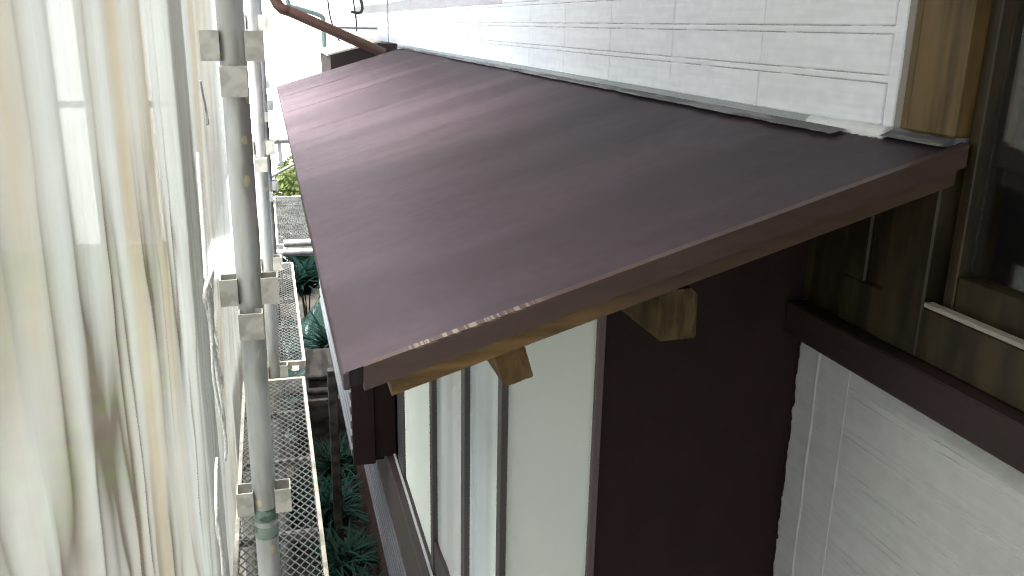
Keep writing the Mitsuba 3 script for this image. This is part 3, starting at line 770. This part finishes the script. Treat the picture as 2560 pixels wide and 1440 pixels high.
cord('tie_cord', 'short loop of cord at the bottom of the net edge', [[kb + [0, 0.12, 0.035], kb + [0, 0.05, 0.02], kb + [0, 0.01, -0.02], kb + [0.0, 0.04, -0.06]],
     strand(kb + [0, 0.02, -0.02], kb + [0, 0.03, -0.33], 0.012, 5), strand(kb + [0, 0.03, -0.02], kb + [0, 0.08, -0.30], 0.012, 5)], 0.003)


# ------------------------------------------------------------------ plants and clutter below
def strap_leaf(base, az, length, droop, width, n=7):
    t = np.linspace(0, 1, n)
    el = math.radians(rng.uniform(45, 85))
    d = np.array([math.cos(az), math.sin(az)])
    r_ = length * (math.cos(el) * t + droop * t ** 2 * 0.6)
    z = length * (math.sin(el) * t - droop * t ** 2 * 0.9)
    c = np.stack([base[0] + d[0] * r_, base[1] + d[1] * r_, base[2] + z], 1)
    w = width * np.sin(np.pi * (0.08 + 0.92 * t) ** 0.8) + 0.0006
    s = np.array([-d[1], d[0], 0.25])
    V = np.vstack([c + s * w[:, None], c + np.array([0, 0, -0.12]) * w[:, None] * 2, c - s * w[:, None]])
    F = []
    for i in range(n - 1):
        for o in (0, n):
            F += [[o + i, o + i + 1, o + n + i + 1], [o + i, o + n + i + 1, o + n + i]]
    return trimesh.Trimesh(V, F, process=False)


def strap_plant(x, y, z, n, L, lab, bs='leaf_dark', wid=0.006):
    k = thing('strap_leaf_plant', lab, 'plant', 'strap-leaved plants along the house foot')
    out = []
    for i in range(n):
        az = rng.uniform(0, 2 * math.pi)
        out.append(strap_leaf((x + rng.uniform(-.05, .05), y + rng.uniform(-.07, .07), z + rng.uniform(0, 0.12)), az, L * rng.uniform(0.6, 1.15), rng.uniform(0.3, 0.9), wid * rng.uniform(0.7, 1.3)))
    add(k, 'leaves', out, bs)
    add(k, 'stem', [pipe((x + rng.uniform(-.03, .03), y + rng.uniform(-.03, .03), -G), (x + rng.uniform(-.05, .05), y + rng.uniform(-.05, .05), z + 0.1), 0.006, 6) for _ in range(5)], 'bark')


for i, (x, y, z) in enumerate([(0.22, 2.75, -2.22), (0.20, 3.25, -2.30), (0.17, 3.75, -2.32), (0.24, 4.25, -2.36), (0.02, 3.0, -2.42), (0.00, 4.0, -2.42), (-0.08, 2.4, -2.40), (0.12, 2.3, -2.35)]):
    strap_plant(x, y, z, 150, 0.30, ['strap-leaved plant nearest the ribbed panel', 'dark plant below the shutter case', 'dark plant beside the timber post', 'dark plant below the brown pipe',
                'dark plant seen through the middle of the nearest plank', 'dark plant seen through the far end of the nearest plank', 'dark plant seen through the near left of the nearest plank', 'dark plant at the bottom edge under the nearest plank'][i], 'leaf_dark' if i % 2 else 'leaf_blue')

for i, (x, y, z, lab) in enumerate([(0.34, 5.4, -2.15, 'dark plant under the roof edge beside the wooden box'), (0.46, 6.7, -2.0, 'dark plant behind the crumpled green sheet'), (0.22, 7.4, -2.25, 'dark plant left of the crumpled green sheet')]):
    strap_plant(x, y, z, 170, 0.42, lab, 'leaf_blue', 0.014)

# crumpled green tarpaulin
k = thing('tarpaulin', 'crumpled dark green plastic sheet lying beside the second plank', 'tarpaulin')
add(k, 'sheet', grid_mesh(np.linspace(0.0, 0.75, 60), np.linspace(5.0, 7.2, 90),
                          lambda u, v: (u + 0.03 * (meshkit.noise(np.stack([u * 9, v * 9, 0 * u], -1)) - .5), v,
                                        -2.42 + 0.55 * np.exp(-((u - 0.36) / 0.2) ** 2 - ((v - 6.0) / 0.75) ** 2) + 0.20 * (ridged(meshkit.fbm(np.stack([u * 6, v * 5, 0 * u + 2], -1), 3)) - 0.6))), 'tarp', False)
k = thing('wooden_box', 'dark weathered wooden box beside the gap between the two near planks', 'box')
add(k, 'body', box(0.135, 0.275, 4.70, 5.12, -G, -1.93, 0.006), 'old_wood')
add(k, 'lid', box(0.125, 0.285, 4.69, 5.13, -1.929, -1.90, 0.008), 'old_wood')
k = thing('timber_post', 'dark timber post standing beside the shutter case', 'post')
add(k, 'shaft', box(0.185, 0.225, 3.62, 3.66, -G, -1.45, 0.003), 'old_wood')
k = thing('board_stack', 'dark boards leaning low behind the brown pipe', 'boards')
for i in range(3):
    add(k, 'board', box(0.05 + 0.0 * i, 0.34, 4.62 + 0.06 * i, 4.65 + 0.06 * i, -G, -2.02 - 0.06 * i, 0.003), 'old_wood')


# broad-leaved bush and far trees
def leaf_cloud(c, r, n, size, seed, flat=0.5):
    g = np.random.default_rng(seed)
    d = g.normal(size=(n, 3))
    d /= np.linalg.norm(d, axis=1, keepdims=True)
    rad = g.uniform(0.25, 1, n) ** 0.5
    P = c + d * rad[:, None] * np.array(r)
    keep = meshkit.noise(P * (1.6 / max(r)) * 1.6, seed) > 0.38
    P = P[keep]
    n = len(P)
    a = g.normal(size=(n, 3)) * [1, 1, flat]
    a /= np.linalg.norm(a, axis=1, keepdims=True)
    b = np.cross(a, g.normal(size=(n, 3)))
    b /= np.linalg.norm(b, axis=1, keepdims=True)
    s = size * g.uniform(0.6, 1.4, (n, 1))
    V = np.stack([P - a * s, P + b * s * 0.45, P + a * s, P - b * s * 0.45], 1).reshape(-1, 3)
    o = np.arange(n) * 4
    F = np.vstack([np.stack([o, o + 1, o + 2], 1), np.stack([o, o + 2, o + 3], 1)])
    return trimesh.Trimesh(V, F, process=False)


def tree(x, y, h, r, lab, n, size, bs, name='tree', cat='tree', group=None, trunk=0.06):
    k = thing(name, lab, cat, group)
    add(k, 'crown', leaf_cloud(np.array([x, y, -G + h - r[2]]), r, n, size, int(abs(x * 100) + y * 10)), bs)
    L = [tube(spline([[x, y, -G], [x + 0.03, y, -G + h * 0.3], [x - 0.02, y, -G + h * 0.7]], 10), np.linspace(trunk, trunk * 0.4, 10), 8)]
    for i in range(6):
        a = i * 1.05 + x
        z0 = -G + h * (0.3 + 0.06 * i)
        L.append(tube([[x, y, z0], [x + r[0] * .35 * math.cos(a), y + r[1] * .35 * math.sin(a), z0 + h * .10], [x + r[0] * .7 * math.cos(a), y + r[1] * .7 * math.sin(a), z0 + h * .2]], [trunk * .4, trunk * .25, trunk * .1], 6))
    add(k, 'trunk', L, 'bark')


tree(0.30, 9.6, 1.25, (0.36, 0.5, 0.62), 'olive-green bush beyond the farthest plank', 5200, 0.035, 'leaf_olive', 'bush', 'bush', None, 0.02)
tree(0.0, 8.6, 0.85, (0.30, 0.35, 0.42), 'low dark bush left of the farthest plank', 2500, 0.03, 'leaf_dark', 'bush', 'bush', None, 0.02)
tree(-3.6, 12.5, 5.4, (1.3, 1.3, 1.9), 'green tree seen through the net beside the white house', 9000, 0.10, 'leaf_olive')
tree(-4.6, 8.5, 4.6, (1.2, 1.2, 1.6), 'green tree seen through the left edge of the net', 9000, 0.09, 'leaf_olive')

k = thing('added_hedge', 'dark clipped shrubs added out of view outside the netting to dim its lower part', 'added_hedge')  # foliage added off-screen to dim the lower net
hg = np.random.default_rng(5)
P = np.stack([hg.uniform(-1.45, -0.95, 9000), hg.uniform(-3.5, 2.4, 9000), hg.uniform(-G, -0.9, 9000)], 1)
P = P[P[:, 2] < -1.35 + 0.4 * meshkit.fbm(P * [0.5, 2.2, 0], 3)]
d_ = hg.normal(size=P.shape)
d_ /= np.linalg.norm(d_, axis=1, keepdims=True)
e_ = np.cross(d_, hg.normal(size=P.shape))
e_ /= np.linalg.norm(e_, axis=1, keepdims=True)
V = np.stack([P - d_ * 0.055, P + e_ * 0.03, P + d_ * 0.055, P - e_ * 0.03], 1).reshape(-1, 3)
o = np.arange(len(P)) * 4
add(k, 'foliage', trimesh.Trimesh(V, np.vstack([np.stack([o, o + 1, o + 2], 1), np.stack([o, o + 2, o + 3], 1)]), process=False), 'leaf_dark')
add(k, 'stem', [pipe((-1.2, y, -G), (-1.2 + 0.05 * math.sin(y * 7), y + 0.05, -1.1), 0.015, 6) for y in np.arange(-3.3, 2.4, 0.6)], 'bark')
# neighbouring house seen through the net
k = thing('neighbour_house', 'neighbouring house with white shutters seen faintly through the netting', 'house')
add(k, 'wall', box(-6.2, -0.72, 11.0, 17.0, -G, 3.2), 'plaster_dull')
add(k, 'plinth', box(-6.25, -0.70, 10.95, 17.05, -G, -2.56), 'plaster_dull')
for x0, x1 in ((-2.30, -1.93), (-1.36, -0.95), (-4.6, -4.0)):
    add(k, 'window_frame', [box(x0, x1, 10.965, 10.99, 1.4, 1.46), box(x0 + 0.05, x1 - 0.05, 10.966, 10.99, -0.97, -0.90), box(x0, x0 + 0.05, 10.96, 10.99, -2.55, 1.4), box(x1 - 0.05, x1, 10.96, 10.99, -2.55, 1.4)], 'dark_frame')
    add(k, 'white_shutter', [box(x0 + 0.05, x1 - 0.05, 10.97, 10.995, -2.55, -0.97), box(x0 + 0.05, x1 - 0.05, 10.97, 10.995, -0.90, 1.4)], 'plaster_white')
add(k, 'roof', trimesh.convex.convex_hull([[x, y, z] for x, z in ((-6.8, 3.2), (-0.2, 3.2), (-3.5, 4.8)) for y in (10.4, 17.6)]), 'roof_tile')
